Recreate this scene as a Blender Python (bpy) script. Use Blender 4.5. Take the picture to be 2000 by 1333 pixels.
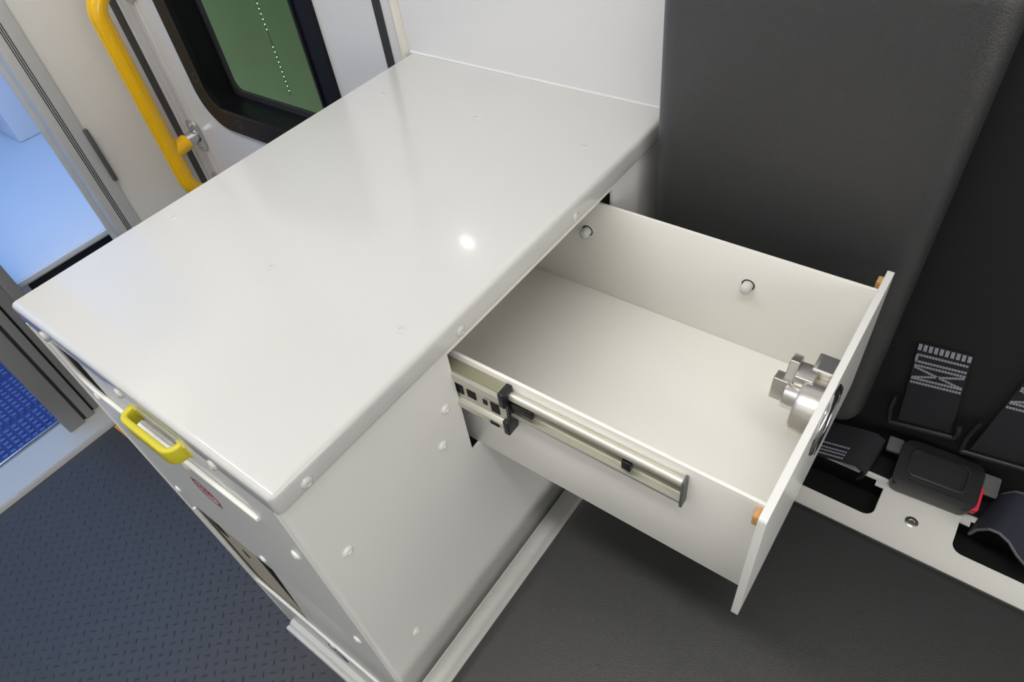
import bpy, bmesh, math, random
from mathutils import Vector, Matrix
from mathutils.geometry import tessellate_polygon

# ------------------------------------------------------------------ scene, camera, light
sc = bpy.context.scene
col = sc.collection
for o in list(bpy.data.objects):
    bpy.data.objects.remove(o)

# Every build number below is in units of the cabinet depth (0.52 m), measured from the
# near top corner of the cabinet lid; w3() turns it into metres with the floor at z = 0.
S = 0.52
FLOOR = -1.46
H = -FLOOR * S
MM = 0.001 / S


def w3(p):
    return Vector((p[0] * S, p[1] * S, p[2] * S + H))


cam_d = bpy.data.cameras.new('camera')
cam_d.sensor_width = 36
cam_d.lens = 1327.35 / 2000 * 36
cam_d.clip_start = 0.01
cam = bpy.data.objects.new('camera', cam_d)
col.objects.link(cam)
R0 = Vector((0.800472, 0.588906, -0.111509))
R1 = Vector((0.367142, -0.628821, -0.685413))
R2 = Vector((-0.473763, 0.507714, -0.719566))
m = Matrix((R0, -R1, -R2)).transposed().to_4x4()
m.translation = w3((0.536028, -0.117683, 0.668314))
cam.matrix_world = m
sc.camera = cam

wd = bpy.data.worlds.new('world')
sc.world = wd
wd.use_nodes = True
wd.node_tree.nodes['Background'].inputs[0].default_value = (0.75, 0.85, 1.0, 1)
wd.node_tree.nodes['Background'].inputs[1].default_value = 0.5

vs = sc.view_settings
vs.view_transform = 'Standard'
vs.look = 'None'
vs.gamma = 1
vs.use_curve_mapping = False
vs.exposure = 0.24

CEIL = 2.2
LAMP_E = 13.5
BLUE_W = 11.0
SIDE_FILL_E = 0.1
FRONT_FILL_E = 2.6


# ------------------------------------------------------------------ materials
def mat(name, color, rough=0.5, metal=0.0, bump=0.0, bscale=200.0, vary=0.0, vscale=30.0,
        coat=0.0, emit=None, estr=0.0, spec=0.5, trans=0.0, ior=1.5, rvary=0.0):
    mt = bpy.data.materials.new(name)
    mt.use_nodes = True
    nt = mt.node_tree
    b = nt.nodes['Principled BSDF']
    b.inputs['Base Color'].default_value = (*color, 1)
    b.inputs['Roughness'].default_value = rough
    b.inputs['Metallic'].default_value = metal
    b.inputs['Specular IOR Level'].default_value = spec
    b.inputs['Coat Weight'].default_value = coat
    b.inputs['Coat Roughness'].default_value = 0.06
    b.inputs['Transmission Weight'].default_value = trans
    b.inputs['IOR'].default_value = ior
    if emit:
        b.inputs['Emission Color'].default_value = (*emit, 1)
        b.inputs['Emission Strength'].default_value = estr
    tc = nt.nodes.new('ShaderNodeTexCoord')

    def noise(scale, detail=4):
        n = nt.nodes.new('ShaderNodeTexNoise')
        n.inputs['Scale'].default_value = scale
        n.inputs['Detail'].default_value = detail
        nt.links.new(tc.outputs['Object'], n.inputs['Vector'])
        return n
    if vary > 0:
        n = noise(vscale)
        rm = nt.nodes.new('ShaderNodeMapRange')
        rm.inputs['To Min'].default_value = 1 - vary
        rm.inputs['To Max'].default_value = 1 + vary
        nt.links.new(n.outputs['Fac'], rm.inputs['Value'])
        mx = nt.nodes.new('ShaderNodeVectorMath')
        mx.operation = 'SCALE'
        mx.inputs[0].default_value = color
        nt.links.new(rm.outputs['Result'], mx.inputs['Scale'])
        nt.links.new(mx.outputs['Vector'], b.inputs['Base Color'])
    if rvary > 0:
        n = noise(9, 5)
        rm = nt.nodes.new('ShaderNodeMapRange')
        rm.inputs['To Min'].default_value = max(rough - rvary, 0.02)
        rm.inputs['To Max'].default_value = rough + rvary
        nt.links.new(n.outputs['Fac'], rm.inputs['Value'])
        nt.links.new(rm.outputs['Result'], b.inputs['Roughness'])
    if bump > 0:
        n = noise(bscale, 3)
        bp = nt.nodes.new('ShaderNodeBump')
        bp.inputs['Strength'].default_value = bump
        bp.inputs['Distance'].default_value = 0.001
        nt.links.new(n.outputs['Fac'], bp.inputs['Height'])
        nt.links.new(bp.outputs['Normal'], b.inputs['Normal'])
    return mt


M = dict(
    lid=mat('gloss_white_lid', (0.60, 0.60, 0.582), 0.15, coat=0.25, vary=0.012, vscale=6, rvary=0.05),
    white=mat('white_powder_coat', (0.82, 0.82, 0.79), 0.30, vary=0.012, vscale=8, bump=0.06, bscale=900),
    drawer=mat('warm_white_coat', (0.86, 0.85, 0.80), 0.34, vary=0.012, vscale=8),
    wall=mat('white_wall_laminate', (0.72, 0.72, 0.72), 0.28, vary=0.01, vscale=5),
    wallw=mat('offwhite_wall_panel', (0.84, 0.82, 0.77), 0.42, vary=0.015, vscale=5),
    sealant=mat('beige_sealant', (0.74, 0.70, 0.63), 0.5, vary=0.05, vscale=40),
    alu=mat('grey_anodised_aluminium', (0.64, 0.64, 0.625), 0.42, metal=0.1, bump=0.06, bscale=700, vary=0.04, vscale=60),
    alud=mat('dark_anodised_aluminium', (0.30, 0.30, 0.29), 0.45, metal=0.2, bump=0.06, bscale=700, vary=0.04, vscale=60),
    sill=mat('pale_grey_sill', (0.50, 0.50, 0.48), 0.4, vary=0.04, vscale=25),
    floor=mat('black_rubber_floor', (0.050, 0.050, 0.053), 0.42, vary=0.12, vscale=300, bump=0.25, bscale=1500, spec=0.45),
    lug=mat('black_rubber_lug', (0.042, 0.042, 0.045), 0.4, spec=0.45),
    leather=mat('black_vinyl', (0.038, 0.038, 0.039), 0.36, bump=0.5, bscale=1100, vary=0.35, vscale=650, spec=0.75),
    shell=mat('black_shell', (0.007, 0.007, 0.0075), 0.7, bump=0.2, bscale=900),
    plastic=mat('black_plastic', (0.010, 0.010, 0.011), 0.38, bump=0.05, bscale=800),
    black=mat('flat_black', (0.006, 0.006, 0.006), 0.7),
    seal=mat('dark_rubber_seal', (0.035, 0.035, 0.037), 0.55, bump=0.15, bscale=900),
    gblack=mat('gloss_black_frame', (0.008, 0.008, 0.010), 0.32, bump=0.12, bscale=500, spec=0.2),
    yellow=mat('yellow_paint', (1.0, 0.55, 0.0), 0.22, coat=0.4, vary=0.02),
    ypl=mat('yellow_plastic', (0.62, 0.55, 0.03), 0.4, vary=0.03),
    orange=mat('orange_tape', (0.85, 0.33, 0.02), 0.4, vary=0.05),
    tan=mat('tan_felt', (0.62, 0.33, 0.12), 0.8, bump=0.2, bscale=600, vary=0.08, vscale=200),
    chrome=mat('chrome', (0.60, 0.60, 0.61), 0.08, metal=1.0),
    steel=mat('zinc_steel', (0.70, 0.69, 0.61), 0.45, metal=0.8, bump=0.05, bscale=500, vary=0.04, vscale=60),
    nickel=mat('satin_nickel', (0.68, 0.66, 0.62), 0.32, metal=1.0, bump=0.05, bscale=900),
    beige=mat('beige_liner', (0.50, 0.46, 0.36), 0.6, vary=0.12, vscale=30),
    red=mat('red_button', (0.75, 0.02, 0.05), 0.35, vary=0.02),
    dred=mat('dark_red_print', (0.23, 0.02, 0.05), 0.5, vary=0.05),
    navy=mat('navy_print', (0.02, 0.03, 0.12), 0.5, vary=0.05),
    web=mat('black_webbing', (0.010, 0.011, 0.015), 0.75, bump=0.6, bscale=1500, vary=0.2, vscale=900),
    webb=mat('navy_webbing', (0.016, 0.019, 0.033), 0.75, bump=0.6, bscale=1500, vary=0.25, vscale=700),
    thread=mat('grey_thread', (0.30, 0.31, 0.36), 0.8, vary=0.15, vscale=800),
    gtab=mat('grey_plastic', (0.11, 0.11, 0.11), 0.55, vary=0.05),
    mat_=mat('rubber_step_mat', (0.03, 0.06, 0.22), 0.55, vary=0.2, vscale=150, bump=0.2, bscale=800),
    rib=mat('rubber_step_rib', (0.08, 0.14, 0.42), 0.5, vary=0.15, vscale=250),
    darkmat=mat('dark_textured_panel', (0.02, 0.02, 0.025), 0.7, bump=1.0, bscale=120, vary=0.6, vscale=90),
    pale=mat('pale_panel', (0.72, 0.74, 0.78), 0.35, vary=0.03, vscale=6),
    green=mat('green_outside_panel', (0.36, 0.47, 0.23), 0.8, vary=0.12, vscale=7),
    led=mat('led_white_blue', (0.8, 0.9, 1.0), 0.4, emit=(0.40, 0.68, 1.0), estr=3.0),
    panel=mat('gloss_white_front', (0.82, 0.82, 0.79), 0.24, vary=0.012, vscale=8),
    olive=mat('olive_steel', (0.30, 0.29, 0.20), 0.5, metal=0.3, vary=0.2, vscale=60),  # duller olive tone for the slide web and tray
    frosted=mat('side_fill_pane', (0.8, 0.8, 0.8), 0.6, emit=(1.0, 0.98, 0.95), estr=SIDE_FILL_E),
    frosted2=mat('front_fill_pane', (0.8, 0.8, 0.8), 0.6, emit=(1.0, 0.97, 0.92), estr=FRONT_FILL_E),
    capgrey=mat('charcoal_cap', (0.06, 0.06, 0.065), 0.35),
    lamp=mat('lamp_diffuser', (0.9, 0.9, 0.9), 0.5, emit=(1.0, 0.975, 0.935), estr=LAMP_E),
    glass=mat('tinted_glass', (0.80, 0.88, 0.80), 0.02, trans=1.0, ior=1.02),
)


# ------------------------------------------------------------------ mesh helpers
class MB:
    def __init__(self, tf=None):
        self.v, self.f, self.tf = [], [], tf

    def add(self, verts, faces):
        n = len(self.v)
        self.v += [tuple(p) for p in verts]
        self.f += [tuple(i + n for i in f) for f in faces]
        return self

    def box(self, x0, x1, y0, y1, z0, z1):
        return self.add([(x, y, z) for x in (x0, x1) for y in (y0, y1) for z in (z0, z1)],
                        [(0, 1, 3, 2), (4, 6, 7, 5), (0, 4, 5, 1), (2, 3, 7, 6), (0, 2, 6, 4), (1, 5, 7, 3)])

    def obox(self, c, ax, ay, az):
        """box from centre and three half-axis vectors"""
        c, ax, ay, az = Vector(c), Vector(ax), Vector(ay), Vector(az)
        return self.add([c + sx * ax + sy * ay + sz * az for sx in (-1, 1) for sy in (-1, 1) for sz in (-1, 1)],
                        [(0, 1, 3, 2), (4, 6, 7, 5), (0, 4, 5, 1), (2, 3, 7, 6), (0, 2, 6, 4), (1, 5, 7, 3)])

    def plate(self, outer, holes, axis, a0, a1):
        """flat sheet with holes; 2D loops in the plane normal to axis, from a0 to a1"""
        loops = [outer] + holes

        def P(q, a):
            return {'x': (a, q[0], q[1]), 'y': (q[0], a, q[1]), 'z': (q[0], q[1], a)}[axis]
        pts = [q for l in loops for q in l]
        tris = tessellate_polygon([[Vector((q[0], q[1], 0)) for q in l] for l in loops])
        n = len(pts)
        vv = [P(q, a0) for q in pts] + [P(q, a1) for q in pts]
        ff = [tuple(t) for t in tris] + [tuple(i + n for i in reversed(t)) for t in tris]
        k = 0
        for l in loops:
            for i in range(len(l)):
                j = (i + 1) % len(l)
                ff.append((k + i, k + j, k + j + n, k + i + n))
            k += len(l)
        return self.add(vv, ff)

    def tube(self, path, r, n=16, cap=True):
        path = [Vector(p) for p in path]
        rings = []
        up = None
        for i, p in enumerate(path):
            t = (path[min(i + 1, len(path) - 1)] - path[max(i - 1, 0)]).normalized()
            if up is None:
                up = t.orthogonal().normalized()
            up = (up - up.dot(t) * t).normalized()
            bi = t.cross(up)
            rings.append([p + r * (math.cos(a) * up + math.sin(a) * bi) for a in [2 * math.pi * k / n for k in range(n)]])
        vv = [v for r_ in rings for v in r_]
        ff = []
        for i in range(len(rings) - 1):
            for k in range(n):
                ff.append((i * n + k, i * n + (k + 1) % n, (i + 1) * n + (k + 1) % n, (i + 1) * n + k))
        if cap:
            ff.append(tuple(range(n - 1, -1, -1)))
            ff.append(tuple((len(rings) - 1) * n + k for k in range(n)))
        return self.add(vv, ff)

    def lathe(self, prof, c, d, n=16):
        """profile [(radius, height)] turned about direction d at c"""
        c, d = Vector(c), Vector(d).normalized()
        u = d.orthogonal().normalized()
        w = d.cross(u)
        vv, ff = [], []
        for r, h in prof:
            vv += [c + d * h + r * (math.cos(2 * math.pi * k / n) * u + math.sin(2 * math.pi * k / n) * w) for k in range(n)]
        for i in range(len(prof) - 1):
            for k in range(n):
                ff.append((i * n + k, i * n + (k + 1) % n, (i + 1) * n + (k + 1) % n, (i + 1) * n + k))
        if prof[0][0] > 1e-6:
            ff.append(tuple(range(n - 1, -1, -1)))
        if prof[-1][0] > 1e-6:
            ff.append(tuple((len(prof) - 1) * n + k for k in range(n)))
        return self.add(vv, ff)

    def ribbon(self, path, wv, th):
        """strip of thickness th along path, half-width vector wv (or one per point)"""
        path = [Vector(p) for p in path]
        n = len(path)
        vv, ff = [], []
        for i, p in enumerate(path):
            t = (path[min(i + 1, n - 1)] - path[max(i - 1, 0)]).normalized()
            w = Vector(wv[i] if isinstance(wv, list) else wv)
            nn = t.cross(w).normalized() * th / 2
            vv += [p - w - nn, p + w - nn, p + w + nn, p - w + nn]
        for i in range(n - 1):
            for k in range(4):
                ff.append((i * 4 + k, i * 4 + (k + 1) % 4, (i + 1) * 4 + (k + 1) % 4, (i + 1) * 4 + k))
        ff += [(3, 2, 1, 0), tuple((n - 1) * 4 + k for k in range(4))]
        return self.add(vv, ff)


def rrect(x0, x1, y0, y1, r=0.0, n=6):
    if not isinstance(r, (list, tuple)) and r <= 0:
        return [(x0, y0), (x1, y0), (x1, y1), (x0, y1)]
    rs = r if isinstance(r, (list, tuple)) else [r] * 4
    out = []
    for (cx, cy, a0, q) in ((x0, y0, 180, 0), (x1, y0, 270, 1), (x1, y1, 0, 2), (x0, y1, 90, 3)):
        rr = rs[q]
        if rr <= 0:
            out.append((cx, cy))
            continue
        ox = cx + (rr if cx == x0 else -rr)
        oy = cy + (rr if cy == y0 else -rr)
        for k in range(n + 1):
            a = math.radians(a0 + 90 * k / n)
            out.append((ox + rr * math.cos(a), oy + rr * math.sin(a)))
    return out


def obj(name, mb, material, parent=None, bevel=0.0, seg=3, smooth=True, angle=35, weld=False):
    me = bpy.data.meshes.new(name)
    pts = [w3(mb.tf(p) if mb.tf else p) for p in mb.v]
    lo = Vector([min(p[i] for p in pts) for i in range(3)])
    hi = Vector([max(p[i] for p in pts) for i in range(3)])
    org = Vector(((lo.x + hi.x) / 2, (lo.y + hi.y) / 2, lo.z))
    me.from_pydata([p - org for p in pts], [], mb.f)
    bm = bmesh.new()
    bm.from_mesh(me)
    if weld:
        bmesh.ops.remove_doubles(bm, verts=bm.verts, dist=1e-5)
    bmesh.ops.recalc_face_normals(bm, faces=bm.faces)
    if bevel > 0:
        ed = [e for e in bm.edges if len(e.link_faces) == 2 and e.calc_face_angle(0) > math.radians(40)]
        bmesh.ops.bevel(bm, geom=ed, offset=bevel, segments=seg, profile=0.5, affect='EDGES', clamp_overlap=True)
    bm.to_mesh(me)
    bm.free()
    if smooth:
        me.polygons.foreach_set('use_smooth', [True] * len(me.polygons))
        me.set_sharp_from_angle(angle=math.radians(angle))
    me.materials.append(M[material])
    o = bpy.data.objects.new(name, me)
    col.objects.link(o)
    o.location = org
    if parent:
        o.parent = parent
        o.location = org - world_loc(parent)
    return o


def world_loc(o):
    l = o.location.copy()
    while o.parent:
        o = o.parent
        l += o.location
    return l


def thing(name, label, cat, at, group=None):
    o = bpy.data.objects.new(name, None)
    o.empty_display_size = 0.05
    col.objects.link(o)
    o.location = w3(at)
    return tag(o, label, cat, group)


def tag(o, label, cat, group=None):
    o['label'] = label
    o['category'] = cat
    if group:
        o['group'] = group
    return o


def struct(o, label=None, cat=None):
    o['kind'] = 'structure'
    if label:
        o['label'] = label
        o['category'] = cat
    return o


def semp(name, at, label, cat):
    o = thing(name, label, cat, at)
    o['kind'] = 'structure'
    return o


def arc(c, r, a0, a1, u, v, n=8):
    c, u, v = Vector(c), Vector(u), Vector(v)
    return [c + r * (math.cos(math.radians(a0 + (a1 - a0) * k / n)) * u + math.sin(math.radians(a0 + (a1 - a0) * k / n)) * v) for k in range(n + 1)]


# shared fastener meshes
def fastener(name, prof, material, pts, d, parent, n=14):
    """alike rivets or screws: one mesh, one object each"""
    first = None
    for p in pts:
        if first is None:
            mb = MB().lathe([(r * MM, h * MM) for r, h in prof], p, d, n)
            first = obj(name, mb, material, parent, angle=50)
            base = Vector(p)
        else:
            o = first.copy()
            col.objects.link(o)
            o.parent = parent
            o.location = first.location + (Vector(p) - base) * S


RIVET = [(4.9, -0.5), (4.9, 0.3), (4.4, 1.2), (3.3, 1.9), (2.1, 2.1), (1.7, 1.2), (0.0, 1.0)]
SCREW = [(4.4, -0.5), (4.4, 0.15), (3.4, 0.5), (1.9, 0.45), (1.6, -1.2), (0.0, -1.3)]

# ------------------------------------------------------------------ room shell
XR = -2.14           # rear wall
WY = 1.0             # side wall
XF, YO = 3.6, -3.0   # front wall, opposite wall

struct(obj('floor', MB().box(XR - 0.02, XF, YO, WY + 0.02, FLOOR - 0.05, FLOOR), 'floor', smooth=False),
       'dark rubber vehicle floor with a raised tread pattern', 'floor')
fl = bpy.data.objects['floor']
mb = MB()
PT = 0.0442
LX, LY = -0.759, -0.043


def lug(mb, x, y, s):
    L, B, h = 6.2 * MM, 1.7 * MM, 1.1 * MM
    c = math.sqrt(0.5)
    tx, ty = c, c * s
    nx, ny = -ty, tx
    vv = []
    for (a, b, z) in ((-1, 0, 0), (-.55, .75, 0), (0, 1, 0), (.55, .75, 0), (1, 0, 0), (.55, -.75, 0), (0, -1, 0), (-.55, -.75, 0),
                      (-.6, 0, .75), (0, .45, 1), (.6, 0, .75), (0, -.45, 1)):
        vv.append((x + a * L * tx + b * B * nx, y + a * L * ty + b * B * ny, FLOOR + z * h))
    mb.add(vv, [(0, 8, 1), (1, 8, 9, 2), (2, 9, 10, 3), (3, 10, 4), (4, 10, 5), (5, 10, 11, 6), (6, 11, 8, 7), (7, 8, 0), (8, 11, 10, 9)])


for i in range(-31, 34):
    for j in range(-26, 24):
        x, y = LX + i * PT, LY + j * PT
        if -2.03 < x < -0.70 or (y < 0.0 and x < 0.6):
            if x > -2.03:
                lug(mb, x, y, 1)
                lug(mb, x + PT / 2, y - PT / 2, -1)
o = obj('tread_lugs', mb, 'lug', fl, angle=25)
o['kind'] = 'stuff'

struct(obj('ceiling', MB().box(XR, XF, YO, WY + 0.3, CEIL, CEIL + 0.05), 'wall', smooth=False), 'white flat vehicle ceiling', 'ceiling')
struct(obj('wall_front', MB().box(XF, XF + 0.05, YO, WY + 0.3, FLOOR, CEIL), 'wall', smooth=False), 'white front wall of the vehicle cabin', 'wall')
struct(obj('wall_opposite', MB().box(XR, XF, YO - 0.05, YO, FLOOR, CEIL), 'wall', smooth=False), 'white side wall across the aisle', 'wall')

# unseen glowing panels added as fill light, across the aisle and in front
for i, (nm, m_, lab) in enumerate((('fill_panel_1', 'frosted', 'added fill light panel on the wall across the aisle'), ('fill_panel_2', 'frosted2', 'added fill light panel on the front wall'))):
    w = semp(nm, ((0.6, YO, 0.0), (XF, -0.9, 0.0))[i], lab, 'window')
    if i == 0:
        a0, a1, ax, q0, q1 = -1.7, 3.0, 'y', YO - 0.01, YO + 0.012
    else:
        a0, a1, ax, q0, q1 = -2.4, 0.7, 'x', XF - 0.012, XF + 0.01
    obj('frame', MB().plate(rrect(a0 - 0.06, a1 + 0.06, -0.06, 1.46, 0.1), [rrect(a0, a1, 0.0, 1.4, 0.06)], ax, q0, q1), 'gblack', w)
    obj('pane', MB().plate(rrect(a0 - 0.01, a1 + 0.01, -0.01, 1.41, 0.06), [], ax, (q0 + q1) / 2 - 0.004, (q0 + q1) / 2 + 0.004), m_, w, smooth=False)

# side wall with the window opening
WIN = dict(x0=-1.715, x1=-1.085, z0=-0.352, z1=0.72)
struct(obj('wall_side', MB().plate(rrect(XR - 0.06, XF, FLOOR, CEIL), [rrect(-1.76, -1.045, -0.40, 0.76, 0.10, 8)], 'y', WY, WY + 0.03),
           'wall', smooth=False), 'glossy white side wall behind the cabinet and seat', 'wall')
# window
w = semp('window_1', (-1.4, WY, -0.44), 'black framed window with rounded corners in the side wall', 'window')
outer = rrect(-1.803, -1.003, -0.442, 0.80, 0.135, 10)
inner = rrect(-1.722, -1.078, -0.358, 0.72, 0.075, 10)
obj('frame', MB().plate(outer, [inner], 'y', WY - 0.012, WY + 0.002), 'gblack', w, bevel=0.0022, angle=40)
obj('frame_lip', MB().plate(rrect(-1.730, -1.070, -0.366, 0.728, 0.082, 10), [rrect(-1.718, -1.082, -0.354, 0.716, 0.071, 10)], 'y', WY - 0.017, WY - 0.011),
    'gblack', w, bevel=0.001)
n_ = len(rrect(-1.722, -1.078, -0.358, 0.72, 0.075, 10))
mb = MB()
a = rrect(-1.722, -1.078, -0.358, 0.72, 0.075, 10)
b = rrect(-1.732, -1.068, -0.366, 0.73, 0.02, 10)
mb.add([(q[0], WY - 0.012, q[1]) for q in a] + [(q[0], WY + 0.10, q[1]) for q in b],
       [(i, (i + 1) % n_, (i + 1) % n_ + n_, i + n_) for i in range(n_)])
obj('reveal', mb, 'gblack', w)
obj('rubber_gasket', MB().plate(rrect(-1.75, -1.05, -0.38, 0.75, 0.03, 6), [rrect(-1.716, -1.084, -0.345, 0.715, 0.035, 6)], 'y', WY + 0.088, WY + 0.10), 'seal', w)
obj('pane', MB().box(-1.74, -1.06, WY + 0.094, WY + 0.098, -0.37, 0.74), 'glass', w, smooth=False)
ringp = [(8.4, -1.0), (8.4, 0.25), (7.7, 0.5), (7.0, 0.25), (7.0, -0.6), (0.0, -0.6)]
fastener('bolt_cap', ringp, 'capgrey', [(-1.757, WY - 0.012, -0.262), (-1.60, WY - 0.012, -0.400), (-1.36, WY - 0.012, -0.400), (-1.757, WY - 0.012, 0.06)], (0, -1, 0), w)

# seals, ribs and sealant on the side wall
struct(obj('trim_1', MB().box(-2.135, -2.062, WY - 0.006, WY + 0.004, FLOOR, CEIL), 'seal', bevel=0.001),
       'black rubber door seal strip behind the yellow grab rail', 'trim')
struct(obj('trim_2', MB().box(-0.772, -0.748, WY - 0.006, WY + 0.004, FLOOR, CEIL), 'seal', bevel=0.001),
       'narrow black rubber seal strip between window panel and cabinet corner', 'trim')
struct(obj('trim_3', MB().box(-2.062, -2.047, WY - 0.010, WY + 0.004, FLOOR, CEIL), 'wall', bevel=0.002),
       'thin white edge bead beside the black door seal', 'trim')
struct(obj('trim_4', MB().box(-1.995, -1.945, WY - 0.006, WY + 0.004, FLOOR, CEIL), 'wall', bevel=0.003),
       'shallow raised white rib down the window panel', 'trim')
mb = MB().tube([(-0.70, WY - 0.002, z) for z in (-0.02, 0.3, CEIL)], 0.012, 8)
struct(obj('trim_5', mb, 'sealant'), 'beige sealant bead rising from the cabinet corner', 'trim')
mb = MB().tube([(x, WY - 0.001, 0.001) for x in (-0.68, -0.3, 0.02)], 0.0035, 8)
struct(obj('trim_6', mb, 'wall'), 'white sealant bead where the cabinet lid meets the wall', 'trim')

# rear wall: panel beside the doorway, header and far side
struct(obj('wall_rear', MB().plate([(0.69, FLOOR), (WY + 0.03, FLOOR), (WY + 0.03, CEIL), (YO, CEIL), (YO, FLOOR), (-1.15, FLOOR), (-1.15, 1.45), (0.69, 1.45)], [],
                                   'x', XR - 0.05, XR), 'wallw', smooth=False), 'off-white rear wall panel beside the doorway', 'wall')
# jamb and brackets
j = semp('door_1', (XR, 0.64, FLOOR), 'grey aluminium door frame of the rear doorway', 'door frame')
obj('jamb', MB().box(XR - 0.06, XR + 0.008, 0.600, 0.695, FLOOR, 1.45), 'alu', j, bevel=0.002)
for k in range(3):
    obj('jamb_groove', MB().box(XR + 0.006, XR + 0.0095, 0.632 + k * 0.007, 0.635 + k * 0.007, FLOOR + 0.05, 1.45), 'seal', j, smooth=False)
obj('latch_strip', MB().box(XR + 0.004, XR + 0.022, 0.687, 0.702, -0.607, -0.395), 'gtab', j, bevel=0.001)
obj('jamb_liner', MB().box(XR - 0.07, XR - 0.055, 0.585, 0.61, FLOOR, 1.45), 'alu', j)
# door leaf edge standing on the sill
d = semp('door_2', (XR, 0.1, FLOOR), 'grey aluminium door leaf edge standing on the sill', 'door')
ZS = -1.435
obj('stile', MB().box(XR - 0.085, XR - 0.005, -0.003, 0.066, ZS, 1.45), 'alud', d, bevel=0.002)
obj('stile_channel', MB().box(XR - 0.085, XR - 0.022, 0.066, 0.080, ZS, 1.45), 'seal', d)
obj('stile_outer', MB().box(XR - 0.085, XR - 0.012, 0.078, 0.112, ZS, 1.45), 'alud', d, bevel=0.0015)
obj('gap_seal', MB().box(XR - 0.09, XR - 0.04, 0.112, 0.122, ZS, 1.45), 'black', d)
obj('guide_rail', MB().box(XR - 0.10, XR - 0.035, 0.122, 0.165, ZS, 1.45), 'alud', d, bevel=0.001)
obj('guide_post', MB().box(XR - 0.10, XR - 0.004, 0.163, 0.206, ZS + 0.004, 1.45), 'alud', d, bevel=0.0015)
obj('foot_block', MB().box(XR - 0.02, XR + 0.004, 0.150, 0.170, ZS, ZS + 0.012), 'black', d)

s_ = obj('trim_7', MB().plate([(-2.255, FLOOR - 0.03), (-2.045, FLOOR - 0.03), (-2.045, FLOOR + 0.012), (-2.052, ZS), (-2.235, ZS), (-2.240, ZS - 0.012), (-2.255, ZS - 0.014)],
                              [], 'y', -1.15, 0.69), 'sill')
struct(s_, 'pale grey raised sill across the rear doorway', 'sill')
struct(obj('trim_8', MB().box(-2.262, -2.252, -1.15, 0.2, ZS - 0.03, ZS + 0.004), 'chrome', bevel=0.001),
       'thin bright metal strip along the outer edge of the sill', 'trim')

# ------------------------------------------------------------------ beyond the doorway
struct(obj('floor_step', MB().box(-4.6, -2.25, -2.0, 1.2, FLOOR - 0.12, FLOOR - 0.06), 'darkmat', smooth=False), 'dark step floor beyond the doorway', 'floor')
t = thing('step_mat', 'blue lit rubber grid mat on the step beyond the doorway', 'mat', (-2.9, -0.2, FLOOR - 0.06))
obj('mat_sheet', MB().box(-3.75, -2.265, -0.75, 0.20, FLOOR - 0.06, FLOOR - 0.04), 'mat_', t, smooth=False)
mb = MB()
x = -3.72
k = 0
while x < -2.29:
    y = -0.73
    while y < 0.19:
        if k % 9 != 8:
            mb.box(x, x + 0.019, y, y + 0.020, FLOOR - 0.041, FLOOR - 0.026)
            if (k % 2) == 0:
                mb.box(x + 0.019, x + 0.034, y + 0.002, y + 0.007, FLOOR - 0.041, FLOOR - 0.032)
        y += 0.033
    x += 0.034
    k += 1
o = obj('grid_blocks', mb, 'rib', t, smooth=False)
o['kind'] = 'stuff'

struct(obj('step_block_roof', MB().box(-3.74, XR - 0.05, -2.0, 1.03, 2.05, 2.09), 'pale', smooth=False), 'added unseen roof keeping outside light off the rear step', 'ceiling')  # roof and side wall added out of view to keep sky light out
struct(obj('step_block_wall', MB().box(-3.74, XR - 0.05, -2.03, -2.0, FLOOR - 0.1, 2.09), 'pale', smooth=False), 'added unseen wall keeping outside light off the rear step', 'wall')
u = thing('shelf_unit', 'pale shelf unit lit blue beyond the doorway', 'shelf', (-3.0, 0.6, FLOOR - 0.06))
obj('shelf_top', MB().box(-3.72, -2.322, 0.21, 0.97, -0.885, -0.85), 'pale', u, bevel=0.002)
obj('shelf_edge', MB().box(-2.324, -2.312, 0.21, 0.97, -0.876, -0.853), 'pale', u, bevel=0.0015)
obj('side_panel', MB().box(-3.72, -2.33, 0.97, 0.985, FLOOR - 0.06, 2.05), 'pale', u, smooth=False)
obj('back_panel', MB().box(-3.735, -3.70, -2.0, 0.985, FLOOR - 0.06, 2.05), 'pale', u, smooth=False)
obj('kick_panel', MB().box(-2.40, -2.385, 0.262, 0.97, FLOOR - 0.06, -0.885), 'darkmat', u, smooth=False)
obj('kick_post', MB().box(-2.41, -2.375, 0.21, 0.262, FLOOR - 0.06, -0.885), 'pale', u, smooth=False)
obj('storage_box', MB().box(-3.70, -3.47, 0.80, 0.97, -0.85, -0.50), 'pale', u, bevel=0.004)
obj('panel_rib', MB().box(-3.70, -3.685, 0.70, 0.715, -0.85, 0.9), 'sill', u, smooth=False)

# blue lamp over the step
t = thing('blue_step_light', 'blue light bar mounted above the rear step', 'lamp', (-2.42, -0.30, 1.86))
obj('housing', MB().box(-2.58, -2.26, -0.75, 0.11, 1.88, 1.94), 'alu', t, smooth=False)
obj('bracket', MB().box(-2.46, -2.38, -0.35, -0.27, 1.93, 2.05), 'alu', t, smooth=False)
ld = bpy.data.lights.new('blue_light', 'AREA')
ld.shape = 'RECTANGLE'
ld.size, ld.size_y = 0.15, 0.42
ld.energy = BLUE_W
ld.color = (0.15, 0.43, 1.0)
lo = bpy.data.objects.new('light_source', ld)
col.objects.link(lo)
lo.parent = t
lo.location = (0, 0, -0.012)
lo.rotation_euler = (0, math.radians(34), 0)

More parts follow.
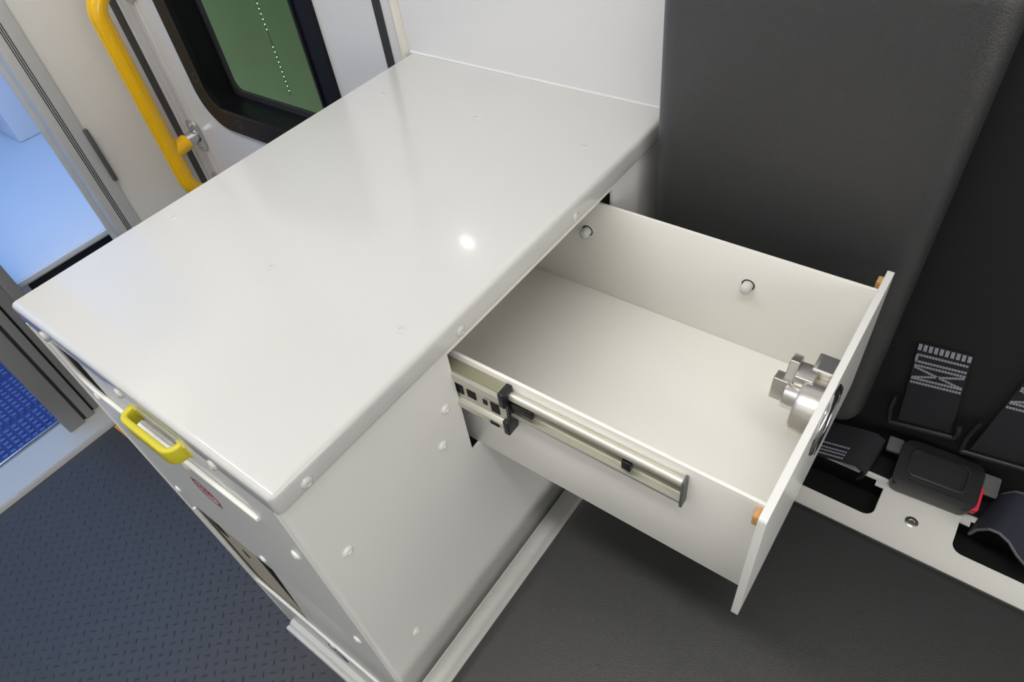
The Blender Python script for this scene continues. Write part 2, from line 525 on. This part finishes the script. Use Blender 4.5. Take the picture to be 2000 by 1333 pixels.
# outside the window
tag(obj('outside_screen', MB().box(-4.2, 0.4, 2.05, 2.08, FLOOR - 0.9, 2.4), 'green', smooth=False),
    'dull green screen standing outside the window', 'screen')
t = thing('led_strip', 'vertical string of tiny blue white lights outside the window', 'light string', (-2.05, 1.5, -0.62))
obj('strip', MB().box(-2.056, -2.044, 1.504, 1.508, -0.63, 0.3), 'green', t, smooth=False)
zs = [-0.345 + k * 0.0205 for k in range(22)] + [-0.417 - k * 0.0213 for k in range(10)]
first = None
for z in zs:
    if first is None:
        first = obj('led', MB().lathe([(1.25 * MM, 0), (1.15 * MM, 0.8 * MM), (0, 1.2 * MM)], (-2.05, 1.504, z), (0, -1, 0), 8), 'led', t)
        z0 = z
    else:
        o = first.copy()
        col.objects.link(o)
        o.parent = t
        o.location = first.location + Vector((0, 0, (z - z0) * S))

# ------------------------------------------------------------------ ceiling lamps
for i, (xa, xb, ya, yb) in enumerate(((-2.0, 1.4, -0.44, -0.12), (-2.0, 0.6, -2.10, -2.02))):  # second panel is an unseen fill light added for cabinet front and wall
    t = thing('ceiling_light', ('long ceiling light panel above the cabinet side of the aisle', 'added narrow fill light panel along the wall across the aisle')[i],
              'lamp', ((xa + xb) / 2, (ya + yb) / 2, CEIL))
    obj('frame', MB().plate(rrect(xa - 0.05, xb + 0.05, ya - 0.06, yb + 0.06, 0.03), [rrect(xa, xb, ya, yb, 0.02)], 'z', CEIL - 0.03, CEIL + 0.002), 'alu', t)
    obj('diffuser', MB().box(xa, xb, ya, yb, CEIL - 0.02, CEIL - 0.002), 'lamp', t, smooth=False)
t = thing('wall_light', 'small round white light on the side wall above the cabinet', 'lamp', (-0.54, WY, 0.56))
obj('bezel', MB().lathe([(0.045, 0), (0.045, 0.012), (0.036, 0.018), (0.030, 0.012)], (-0.54, WY, 0.60), (0, -1, 0), 28), 'chrome', t, angle=50)
obj('lens', MB().lathe([(0.031, 0), (0.031, 0.013), (0.0, 0.016)], (-0.54, WY, 0.60), (0, -1, 0), 28), 'lamp', t, angle=50)

# ------------------------------------------------------------------ grab rail
t = thing('grab_rail', 'bright yellow tubular grab rail with chrome mounts beside the window', 'grab rail', (-1.975, 0.95, -0.75))
AX, AY, RT = -1.963, 0.873, 0.0305
path = [Vector((AX, WY - 0.055, -0.028 + 0.0))]
path = []
path += [Vector((AX, WY - 0.06, 0.020))]
path += arc((AX, AY + 0.075, -0.055), 0.075, 90, 180, (0, 1, 0), (0, 0, 1), 8)
path += [Vector((AX, AY, z)) for z in (-0.065, -0.08, -0.12, -0.2, -0.3, -0.4, -0.5, -0.58, -0.63, -0.645)]
path += arc((AX, AY + 0.110, -0.655), 0.110, 180, 270, (0, 1, 0), (0, 0, 1), 8)
path += [Vector((AX, WY - 0.01, -0.765))]
obj('rail', MB().tube(path, RT, 20), 'yellow', t, angle=60)
obj('branch', MB().tube([(AX, AY, -0.548), (AX, AY + 0.02, -0.546), (AX, WY - 0.052, -0.536)], RT * 0.98, 20), 'yellow', t, angle=60)
for z in (-0.535, 0.020, -0.765):
    c = obj('socket', MB().lathe([(RT * 0.86, 0), (RT * 0.86, 0.06)], (AX, WY - 0.062, z), (0, 1, 0), 20), 'chrome', t)
    p = obj('mount_plate', MB().plate(rrect(AX - 0.034, AX + 0.034, z - 0.066, z + 0.066, 0.033, 8), [], 'y', WY - 0.012, WY - 0.003), 'chrome', t, bevel=0.0015)
    fastener('screw', [(5, -.5), (5, .6), (4, 1.6), (2, 2), (1.5, .8), (0, .8)], 'chrome', [(AX, WY - 0.012, z + 0.045), (AX, WY - 0.012, z - 0.045)], (0, -1, 0), p)

# ------------------------------------------------------------------ cabinet
W = 0.680
cab = thing('cabinet', 'white metal storage cabinet with glossy lid and an open side drawer', 'cabinet', (-W / 2, 0.5, FLOOR))
lid = obj('lid', MB().box(-W, 0, 0, WY + 0.012, -0.045, 0), 'lid', cab, bevel=0.0052, seg=5, angle=60)
lid['label'] = 'glossy white lid with rounded edges'
fastener('screw', SCREW, 'lid', [(-0.627, .290, 0), (-.344, .289, 0), (-.055, .291, 0), (-.592, .812, 0), (-.335, .818, 0), (-.078, .819, 0)], (0, 0, 1), lid)
fastener('rivet', RIVET, 'lid', [(0, .049, -.027), (0, .352, -.028), (0, .663, -.028)], (1, 0, 0), lid)
fastener('rivet', RIVET, 'lid', [(-.595, 0, -.034), (-.365, 0, -.034), (-.134, 0, -.034)], (0, -1, 0), lid)

ins = 0.006
# front sheet with two openings
UP = rrect(-0.592, -0.113, -0.156, -0.047, [0.045, 0.0, 0.0, 0.0], 8)
LOW = rrect(-0.610, -0.130, -0.965, -0.566, [0.03, 0.03, 0.05, 0.03], 8)
fp = obj('front_panel', MB().plate([(-W + ins, FLOOR), (-0.012, FLOOR), (-0.012, -0.040), (-W + ins, -0.040)], [UP, LOW], 'y', 0.002, 0.005), 'white', cab, smooth=False)
FR = [(-.600, 0, -.195), (-.323, 0, -.193), (-.061, 0, -.209), (-.612, 0, -.520), (-.318, 0, -.514), (-.068, 0, -.548), (-.641, 0, -1.012), (-.35, 0, -1.03)]
FR = [(a_, 0.002, c_) for a_, b_, c_ in FR]
fastener('rivet', RIVET, 'white', FR, (0, -1, 0), fp)
# rolled lips round the openings
for loop in (UP, LOW):
    # loop runs lower left corner, lower right corner, upper right, upper left: keep left side and bottom
    ring = [Vector((q[0], 0.0005, q[1])) for q in loop]
    zmid = min(q[1] for q in loop) + 0.06
    xl, xr = min(q[0] for q in loop), max(q[0] for q in loop)
    low = [p for p in ring if p.z < zmid]
    top = Vector((xl, 0.0005, max(q[1] for q in loop) - (0.0 if loop is UP else 0.03)))
    obj('opening_lip', MB().tube([top] + low, 0.0040, 8), 'white', fp, angle=60)

# printed round marks on the front
mb = MB()


def ringplate(mb, cx, cz, r0, r1, y0, y1, n=36):
    mb.plate([(cx + r1 * math.cos(2 * math.pi * k / n), cz + r1 * math.sin(2 * math.pi * k / n)) for k in range(n)],
             [[(cx + r0 * math.cos(2 * math.pi * k / n), cz + r0 * math.sin(2 * math.pi * k / n)) for k in range(n)]], 'y', y0, y1)


ringplate(mb, -0.338, -0.288, 0.031, 0.034, 0.0012, 0.0026)
for s in (-1, 1):
    a = math.radians(133 if s < 0 else -47)
    cx, cz = -0.338 + 0.033 * math.cos(a), -0.288 + 0.033 * math.sin(a)
    mb.plate([(cx + 0.006 * math.cos(a + q), cz + 0.006 * math.sin(a + q)) for q in (0, 2.2, 4.1)], [], 'y', 0.0010, 0.0026)
for (x, z, l, h) in ((-.356, -.283, .008, .011), (-.345, -.283, .007, .011), (-.335, -.283, .008, .011), (-.324, -.283, .008, .011), (-.352, -.298, .013, .006), (-.337, -.298, .015, .006)):
    mb.plate([(x, z), (x + l, z), (x + l, z + .0022), (x + .0026, z + .0022), (x + .0026, z + h), (x, z + h)], [], 'y', 0.0012, 0.0026)
o = obj('round_mark', mb, 'dred', fp, smooth=False)
o['label'] = 'small dark red round printed mark'
mb = MB()
ringplate(mb, -0.357, -1.095, 0.024, 0.036, 0.0012, 0.0026)
o = obj('round_mark', mb, 'navy', fp, smooth=False)
o['label'] = 'small navy round printed mark'

# side sheet with the drawer opening
OY0, OY1, OZ0, OZ1 = 0.322, 0.797, -0.306, -0.056
sp = obj('side_panel', MB().plate([(0.010, FLOOR), (WY - 0.002, FLOOR), (WY - 0.002, -0.044), (0.010, -0.044)], [rrect(OY0, OY1, OZ0, OZ1)], 'x', -0.014, -0.008), 'white', cab, smooth=False)
fastener('rivet', RIVET, 'white', [(-.008, .050, -.221), (-.008, .081, -.593), (-.008, .291, -.152), (-.008, .265, -.219)], (1, 0, 0), sp)
# rounded front corner post between the two sheets
mb = MB()
pa = arc((-0.012, 0.010, FLOOR), 0.010, 270, 360, (1, 0, 0), (0, 1, 0), 6)
pts2 = [(-0.012, 0.0)] + [(p.x + 0.0, p.y) for p in arc((-0.018, 0.012, 0), 0.010, 270, 360, (1, 0, 0), (0, 1, 0), 6)] + [(-0.012, 0.012)]
mb.plate(pts2, [], 'z', FLOOR, -0.0445)
obj('corner_post', mb, 'white', cab, angle=60)
obj('side_panel', MB().box(-W + ins, -W + ins + 0.008, 0.0, WY - 0.002, FLOOR, -0.044), 'white', cab, smooth=False)
obj('back_panel', MB().box(-W + ins, -0.006, WY - 0.01, WY - 0.002, FLOOR, -0.044), 'white', cab, smooth=False)
obj('divider', MB().box(-W + 0.015, -0.012, 0.008, WY - 0.01, -0.40, -0.39), 'white', cab, smooth=False)
obj('divider', MB().box(-W + 0.015, -0.012, 0.008, WY - 0.01, -0.99, -0.98), 'white', cab, smooth=False)
obj('inner_wall', MB().box(-W + 0.015, -0.25, 0.17, 0.18, -0.39, -0.046), 'beige', cab, smooth=False)
obj('inner_wall', MB().box(-W + 0.015, -0.012, 0.12, 0.13, -0.98, -0.40), 'beige', cab, smooth=False)

# upper front bin with yellow handle
bn = obj('front_bin', MB().box(-0.535, -0.116, 0.0055, 0.018, -0.185, -0.046), 'white', cab, bevel=0.0005)
hd = MB()
hx0, hx1, hz, hy = -0.388, -0.258, -0.100, -0.016
hp = []
hp += [Vector((hx0, 0.009, hz))]
hp += arc((hx0 + 0.016, hy + 0.016, hz), 0.016, 180, 270, (1, 0, 0), (0, 1, 0), 6)
hp += arc((hx1 - 0.016, hy + 0.016, hz), 0.016, 270, 360, (1, 0, 0), (0, 1, 0), 6)
hp += [Vector((hx1, 0.009, hz))]
hd.ribbon(hp, Vector((0, 0, 0.016)), 0.011)
o = obj('pull_handle', hd, 'ypl', bn, bevel=0.0018, seg=3, angle=50)
o['label'] = 'yellow plastic bow handle'
for xx in (hx0, hx1):
    obj('handle_foot', MB().box(xx - 0.012, xx + 0.012, 0.003, 0.0065, hz - 0.014, hz + 0.014), 'ypl', bn, bevel=0.001)

# lower front bin and liner
lb = obj('lower_bin', MB().plate([(0.0025, -0.962), (0.016, -0.59), (0.022, -0.556), (0.03, -0.556), (0.03, -0.985), (0.006, -0.985)], [], 'x', -0.40, -0.134), 'drawer', cab, bevel=0.0006)
ln = obj('liner', MB().box(-0.618, -0.418, 0.0085, 0.018, -0.985, -0.556), 'beige', cab, smooth=False)
obj('slot', MB().box(-0.590, -0.556, 0.0072, 0.0088, -0.69, -0.60), 'black', ln, smooth=False)
obj('slot', MB().box(-0.520, -0.508, 0.0072, 0.0088, -0.74, -0.71), 'black', ln, smooth=False)
obj('gap', MB().box(-0.418, -0.402, 0.0075, 0.024, -0.985, -0.556), 'black', ln, smooth=False)
# ledge near the floor
lg = obj('ledge', MB().plate([(0.002, -1.275), (-0.014, -1.262), (-0.026, -1.262), (-0.0285, -1.250), (-0.026, -1.240), (-0.0165, -1.240), (-0.015, -1.2435), (-0.0125, -1.2435), (-0.011, -1.237), (0.002, -1.233)],
                             [], 'x', -0.612, -0.03), 'lid', cab, angle=25)
lg['label'] = 'white rolled ledge along the foot of the front'

# ---- drawer (slid out, a hair off square)
TH, TL = 0.0067, 0.0055


def dtf(p):
    x, y, z = p
    c, s = math.cos(TH), math.sin(TH)
    x, y = x * c - (y - 0.56) * s, 0.56 + x * s + (y - 0.56) * c
    return (x, y, z - x * TL)


XP, YN, YF, ZT, ZB = 0.4647, 0.3442, 0.7755, -0.080, -0.307
T = 0.006
mb = MB(dtf)
mb.box(-0.30, XP, YN, YN + T, ZB, ZT)
mb.box(-0.30, XP, YF, YF + T, ZB, ZT)
mb.box(-0.30, -0.294, YN + T, YF, ZB, ZT)
mb.box(-0.30, XP, YN + T, YF, ZB, ZB + T)
dr = obj('drawer', mb, 'drawer', cab, bevel=0.0006, seg=2)
dr['label'] = 'empty white drawer slid out over the seat'
pn = obj('drawer_front', MB(dtf).plate(rrect(0.322, 0.830, -0.3525, -0.077, 0.006, 4), [], 'x', XP, XP + 0.0105), 'panel', dr, bevel=0.0014, seg=3)
for (y0, y1, z0, z1) in ((0.328, 0.343, -0.106, -0.086), (0.802, 0.818, -0.104, -0.084)):
    o = obj('bumper', MB(dtf).box(XP - 0.008, XP + 0.001, y0, y1, z0, z1), 'tan', dr, bevel=0.001)
    o['label'] = 'small tan felt bumper'
# plugs on the far side
for x in (-0.050, 0.273):
    o = obj('hole_rim', MB(dtf).lathe([(0.0118, -0.001), (0.0118, 0.0006)], (x, YF, -0.152), (0, -1, 0), 20), 'black', dr)
    obj('plug', MB(dtf).lathe([(0.0095, 0), (0.0095, 0.014), (0.008, 0.0175), (0.004, 0.019), (0, 0.0195)], (x, YF, -0.152), (0, -1, 0), 20), 'lid', dr, angle=60)
# latch
LYc, LZc = 0.566, -0.148
obj('latch_body', MB(dtf).lathe([(0.046, 0), (0.046, 0.026), (0.043, 0.031), (0.034, 0.033), (0.0, 0.033)], (XP, LYc, LZc), (-1, 0, 0), 32), 'nickel', dr, angle=45)
obj('latch_hub', MB(dtf).lathe([(0.02, 0), (0.02, 0.05), (0.017, 0.053), (0, 0.053)], (XP, LYc, LZc + 0.012), (-1, 0, 0), 20), 'nickel', dr, angle=45)
# claw plates
mb = MB(dtf)
mb.plate([(0.575, -0.136), (0.612, -0.136), (0.618, -0.120), (0.612, -0.096), (0.588, -0.088), (0.580, -0.108), (0.570, -0.118)], [], 'x', XP - 0.060, XP - 0.046)
obj('latch_claw', mb, 'nickel', dr, bevel=0.0008)
mb = MB(dtf)
mb.plate([(0.560, -0.150), (0.584, -0.150), (0.588, -0.116), (0.566, -0.112)], [], 'x', XP - 0.072, XP - 0.050)
obj('latch_claw', mb, 'nickel', dr, bevel=0.0008)
mb = MB(dtf)
mb.box(XP - 0.046, XP - 0.02, 0.572, 0.606, -0.135, -0.100)
mb.box(XP - 0.03, XP, 0.596, 0.632, -0.122, -0.098)
obj('latch_carriage', mb, 'nickel', dr, bevel=0.001)
obj('latch_slot', MB(dtf).box(XP - 0.024, XP - 0.003, 0.600, 0.628, -0.0985, -0.0970), 'gtab', dr, smooth=False)
# outer ring and knob
obj('latch_ring', MB(dtf).lathe([(0.056, 0), (0.056, 0.002), (0.052, 0.006), (0.045, 0.0065), (0.041, 0.003), (0.041, 0.0)], (XP + 0.0100, LYc - 0.004, LZc - 0.004), (1, 0, 0), 40), 'chrome', dr, angle=60)
obj('latch_knob', MB(dtf).lathe([(0.041, 0), (0.041, 0.001), (0.036, 0.0035), (0, 0.004)], (XP + 0.0100, LYc - 0.004, LZc - 0.004), (1, 0, 0), 36), 'gblack', dr, angle=60)

# telescopic slide on the near side
SY = YN - 0.0225


def rail(x0, x1, z0, z1, y0, y1, r, name, material):
    m_ = MB(dtf)
    m_.box(x0, x1, y1 - 0.003, y1, z0 + r, z1 - r)
    for z, s in ((z0 + r, -1), (z1 - r, 1)):
        prof = [(y1 - 0.003, z), (y1, z)] + [((y0 + y1) / 2 + (y1 - y0) / 2 * math.cos(a), z + s * r * math.sin(a)) for a in [math.pi * k / 8 for k in range(9)]]
        prof += [(y0, z - s * r * 0.5), (y0 + 0.003, z - s * r * 0.5), (y0 + 0.003, z)]
        pr = [(p[0], p[1]) for p in prof[1:]]
        m_.plate(pr, [], 'x', x0, x1)
    return obj(name, m_, material, dr, angle=30)


rail(0.02, 0.366, -0.150, -0.096, YN - 0.015, YN - 0.001, 0.0065, 'slide_rail', 'steel')
obj('slide_web', MB(dtf).box(0.02, 0.366, YN - 0.0075, YN - 0.001, -0.131, -0.117), 'olive', dr, bevel=0.0008)
obj('slide_channel', MB(dtf).plate([(YN - 0.002, -0.178), (SY, -0.178), (SY - 0.003, -0.175), (SY - 0.003, -0.163), (SY, -0.160), (SY + 0.004, -0.158), (SY + 0.004, -0.117), (SY, -0.115), (SY - 0.003, -0.112), (SY - 0.003, -0.097), (SY, -0.093), (YN - 0.002, -0.093)], [], 'x', -0.28, 0.089), 'steel', dr, angle=25)
mb = MB(dtf)
mb.box(0.080, 0.091, SY - 0.004, YN - 0.001, -0.183, -0.152)
mb.box(0.080, 0.091, SY - 0.004, YN - 0.001, -0.117, -0.086)
mb.box(0.083, 0.091, SY + 0.004, YN - 0.001, -0.155, -0.110)
mb.box(0.091, 0.130, YN - 0.014, YN - 0.001, -0.131, -0.113)
obj('slide_clip', mb, 'plastic', dr, bevel=0.0012)
obj('slide_stop', MB(dtf).box(0.278, 0.292, YN - 0.015, YN - 0.001, -0.132, -0.114), 'plastic', dr, bevel=0.0006)
obj('slide_end', MB(dtf).box(0.365, 0.369, YN - 0.016, YN - 0.001, -0.152, -0.094), 'gtab', dr, bevel=0.0004)
for (x0, x1, z0, z1) in ((-0.016, 0.002, -0.146, -0.124), (0.010, 0.027, -0.144, -0.127), (0.041, 0.049, -0.142, -0.131), (0.056, 0.072, -0.150, -0.128), (0.046, 0.076, -0.124, -0.119), (0.055, 0.072, -0.174, -0.167)):
    yy = SY + 0.0042 if z1 > -0.16 else SY - 0.0028
    obj('slide_slot', MB(dtf).box(x0, x1, yy - 0.0012, yy, z0, z1), 'black', dr, smooth=False)
obj('slide_tray', MB(dtf).box(-0.28, 0.080, SY + 0.002, YN - 0.0005, -0.0935, -0.0905), 'olive', dr, smooth=False)

# ------------------------------------------------------------------ bench seat
st = thing('bench_seat', 'black vinyl bench seat with tall padded backrest on a white base', 'seat', (0.7, 0.4, FLOOR))
obj('base', MB().box(0.012, 1.7, 0.04, 0.90, FLOOR, -0.80), 'white', st, smooth=False)
pan = MB()
prof = [(0.001, -0.80), (0.001, -0.752), (0.004, -0.752), (0.008, -0.766), (0.018, -0.772), (0.026, -0.770), (0.036, -0.756), (0.046, -0.744), (0.056, -0.744), (0.056, -0.80)]
vv = []
pan.add([(x, -0.10, z) for x, z in prof] + [(x, 0.90, z) for x, z in prof],
        [(i, i + 1, i + 1 + len(prof), i + len(prof)) for i in range(len(prof) - 1)] + [tuple(range(len(prof)))[::-1], tuple(len(prof) + i for i in range(len(prof)))])
obj('pan_rim', pan, 'white', st, angle=70)
fastener('rivet', [(2.2, -.5), (2.0, .4), (1, .8), (0, .9)], 'white', [(0.02, 0.392, -0.7715)], (0, 0, 1), bpy.data.objects['pan_rim'])
obj('pan', MB().box(0.05, 1.7, -0.10, 0.74, -0.80, -0.775), 'white', st, smooth=False)


def cushion(name, x0, x1, y0, y1, z0, z1, bev, puff, axis, n=18):
    """padded block: bevelled box, its face domed a little"""
    o = obj(name, MB().box(x0, x1, y0, y1, z0, z1), 'leather', st, bevel=bev, seg=6, angle=80)
    return o


cushion('seat_cushion', 0.080, 1.7, -0.16, 0.748, -0.776, -0.640, 0.014, 0, 'z')
o = obj('backrest', MB().box(0.021, 0.502, 0.880, 0.990, -0.545, 0.335), 'leather', st, bevel=0.022, seg=8, angle=80)
sh = [(0.40, -0.78), (1.7, -0.78), (1.7, 0.30), (0.40, 0.30)]
obj('back_shell', MB().plate(sh, [], 'y', 0.985, 0.998), 'shell', st, smooth=False)
# sheet with belt cutouts
c1 = rrect(0.43, 0.598, 0.795, 0.888, [0.02, 0.02, 0.0, 0.0], 6)
c2 = rrect(0.742, 0.905, 0.803, 0.888, [0.02, 0.02, 0.0, 0.0], 6)
sheet = obj('rear_plate', MB().plate(rrect(0.06, 1.7, 0.70, 0.899), [c1, c2], 'z', -0.665, -0.660), 'drawer', st, bevel=0.0006, seg=1)
obj('plate_tab', MB().box(0.581, 0.599, 0.874, 0.890, -0.664, -0.6605), 'white', sheet, smooth=False)
obj('plate_tab', MB().box(0.742, 0.760, 0.874, 0.890, -0.664, -0.6605), 'white', sheet, smooth=False)
obj('plate_edge', MB().tube([(0.06, 0.897, -0.6605), (0.9, 0.897, -0.6605), (1.7, 0.897, -0.6605)], 0.0035, 8), 'white', sheet)
fastener('screw', [(6.5, -.5), (6.5, .4), (5.2, 1.3), (3.0, 1.4), (2.4, .4), (0, .3)], 'nickel', [(0.666, 0.824, -0.660)], (0, 0, 1), sheet)
obj('cutout_shade', MB().box(0.06, 1.7, 0.752, 0.985, -0.76, -0.735), 'black', st, smooth=False)  # black sheet standing in for the shade below the belt cutouts
obj('rear_ledge', MB().box(0.44, 1.7, 0.902, 0.988, -0.735, -0.664), 'shell', st, bevel=0.002)

# ------------------------------------------------------------------ seat belts


def belt(label, TL_, TR_, BL_, BR_, y, group):
    """webbing end hanging down the shell: corners in (x, z)"""
    cx = (BL_[0] + BR_[0]) / 2
    t = thing('seat_belt', label, 'seat belt', (cx, y, BL_[1]), group)

    def q(u_, v_, off=0.0):
        a = Vector((TL_[0] + (TR_[0] - TL_[0]) * u_, TL_[1] + (TR_[1] - TL_[1]) * u_))
        b = Vector((BL_[0] + (BR_[0] - BL_[0]) * u_, BL_[1] + (BR_[1] - BL_[1]) * u_))
        p = a.lerp(b, v_)
        yy = y - 0.018 * max(0, v_ - 0.35) - off
        return Vector((p.x, yy, p.y))
    mb = MB()
    n = 10
    vv, ff = [], []
    for i in range(n + 1):
        v_ = i / n
        vv += [q(0, v_, 0), q(1, v_, 0), q(1, v_, 0.007), q(0, v_, 0.007)]
    for i in range(n):
        for k in range(4):
            ff.append((i * 4 + k, i * 4 + (k + 1) % 4, i * 4 + 4 + (k + 1) % 4, i * 4 + 4 + k))
    ff += [(3, 2, 1, 0), tuple(n * 4 + k for k in range(4))]
    mb.add(vv, ff)
    wb = obj('webbing', mb, 'web', t, angle=40)
    sm = MB()

    def dash(u0, v0, u1, v1, n, wdt=0.0022):
        for k in range(n):
            a, b = (k + 0.08) / n, (k + 0.88) / n
            p0 = q(u0 + (u1 - u0) * a, v0 + (v1 - v0) * a, 0.0078)
            p1 = q(u0 + (u1 - u0) * b, v0 + (v1 - v0) * b, 0.0078)
            dv = (p1 - p0)
            up = Vector((-dv.z, 0, dv.x)).normalized() * wdt
            sm.obox((p0 + p1) / 2, dv / 2, up, Vector((0, -0.001, 0)))
    for v_ in (0.115, 0.195, 0.245, 0.405, 0.450):
        dash(0.02, v_, 0.98, v_ - 0.005, 17)
    dash(0.03, 0.265, 0.97, 0.395, 17)
    dash(0.03, 0.395, 0.97, 0.265, 17)
    dash(0.03, 0.12, 0.03, 0.20, 3)
    for k in range(10):
        u_ = 0.04 + k * 0.102
        dash(u_, 0.065, u_ + 0.004, -0.02, 1, 0.0030)
    obj('stitching', sm, 'thread', t, smooth=False)
    # guide the strap runs through
    g = MB()
    a, b = q(-0.16, 0.98, 0.012), q(1.08, 0.98, 0.012)
    g.tube([a, a.lerp(b, .5), b], 0.0065, 10)
    up = q(-0.17, 0.66, 0.008)
    g.tube([a, a.lerp(up, .5) + Vector((-0.004, 0, 0)), up], 0.0055, 10)
    up = q(1.1, 0.80, 0.012)
    g.tube([b, b.lerp(up, .5) + Vector((0.004, 0, 0)), up], 0.006, 10)
    obj('belt_guide', g, 'plastic', t, angle=60)
    return t


belt('black webbing strap with grey cross stitching hanging beside the padded backrest', (.545, -.340), (.632, -.330), (.570, -.556), (.662, -.535), 0.984, None)
belt('black webbing strap end hanging above the right end of the buckle', (.722, -.295), (.806, -.285), (.703, -.560), (.790, -.545), 0.984, None)

bk = thing('belt_buckle', 'black plastic seat belt buckle with red release button', 'buckle', (0.676, 0.925, -0.648))
ca, sa = math.cos(math.radians(16)), math.sin(math.radians(16))
cz_, sz_ = math.cos(math.radians(4)), math.sin(math.radians(4))


def btf(p):
    x, y, z = p
    y, z = y * ca - z * sa, y * sa + z * ca
    x, y = x * cz_ - y * sz_, x * sz_ + y * cz_
    return (x + 0.676, y + 0.926, z - 0.612)


obj('buckle_body', MB(btf).plate(rrect(-0.078, 0.074, -0.056, 0.050, [0.018, 0.022, 0.026, 0.022], 6), [], 'z', -0.026, 0.012), 'plastic', bk, bevel=0.0045, seg=4, angle=60)
obj('cover_rim', MB(btf).plate(rrect(-0.058, 0.052, -0.030, 0.036, 0.018, 6), [rrect(-0.052, 0.046, -0.024, 0.030, 0.014, 6)], 'z', 0.010, 0.0155), 'plastic', bk, bevel=0.0008)
mb = MB(btf)
random.seed(4)
x = -0.048
while x < 0.05:
    l = random.choice((0.003, 0.004, 0.005))
    mb.box(x, x + l, -0.0405, -0.0365, 0.0115, 0.0138)
    x += l + 0.002
obj('embossed_lettering', mb, 'plastic', bk, smooth=False)
obj('release_button', MB(btf).plate(rrect(0.064, 0.079, -0.050, 0.004, 0.006, 4), [], 'z', -0.012, 0.0085), 'red', bk, bevel=0.002)
obj('tongue_plate', MB(btf).plate(rrect(0.066, 0.104, -0.006, 0.038, 0.004, 3), [], 'z', -0.006, 0.0), 'gtab', bk, bevel=0.0006)
obj('side_tab', MB(btf).plate(rrect(-0.104, -0.076, 0.012, 0.044, 0.003, 3), [], 'z', -0.004, 0.006), 'gtab', bk, bevel=0.0006)

# folded webbing loops
t = thing('webbing_loop', 'folded black webbing end with grey stitching beside the drawer front', 'webbing', (0.5, 0.89, -0.648))
path = [(0.395, 0.892, -0.622), (0.44, 0.893, -0.613), (0.48, 0.896, -0.606), (0.515, 0.899, -0.600), (0.540, 0.902, -0.600), (0.556, 0.904, -0.610), (0.560, 0.905, -0.628), (0.552, 0.905, -0.645)]
obj('webbing', MB().ribbon(path, [Vector((0.006, 0.043, 0.010))] * len(path), 0.006), 'web', t, angle=50)
mb = MB()
for k, v in enumerate((-0.92, -0.72, -0.55, -0.30)):
    for i in range(18):
        s0 = (i + 0.1) / 18
        x = 0.42 + s0 * 0.095
        if k == 3 and i < 3:
            continue
        f = (x - 0.395) / 0.145
        z = -0.622 + 0.022 * min(1, f * 1.15) + 0.0055
        c = Vector((x + 0.006 * v, 0.8925 + 0.008 * f + 0.043 * v, z + 0.010 * v + 0.0012))
        mb.obox(c, Vector((0.0021, 0.0002, 0.0004)), Vector((0, 0.0013, 0.0003)), Vector((0, 0, 0.0010)))
obj('stitching', mb, 'thread', t, smooth=False)

t = thing('webbing_loop', 'crumpled navy webbing folded over the rear plate edge past the buckle', 'webbing', (0.82, 0.89, -0.66))
path = [(0.772, 0.900, -0.652), (0.778, 0.899, -0.625), (0.792, 0.897, -0.603), (0.808, 0.895, -0.597), (0.828, 0.893, -0.606), (0.850, 0.890, -0.628), (0.880, 0.888, -0.650)]
obj('webbing', MB().ribbon(path, [Vector((0.010, 0.047, 0.006 + 0.002 * i)) for i in range(7)], 0.006), 'webb', t, angle=50)
for s in (-1, 1):
    obj('woven_edge', MB().tube([Vector(p) + s * Vector((0.010, 0.047, 0.006 + 0.002 * i)) + Vector((0, 0, 0.002)) for i, p in enumerate(path)], 0.0030, 6), 'gtab', t)

# orange tape by the sill
tag(obj('floor_tape', MB().box(-2.034, -1.80, 0.122, 0.137, FLOOR, FLOOR + 0.004), 'orange', smooth=False),
    'short orange tape strip on the floor by the sill', 'tape')
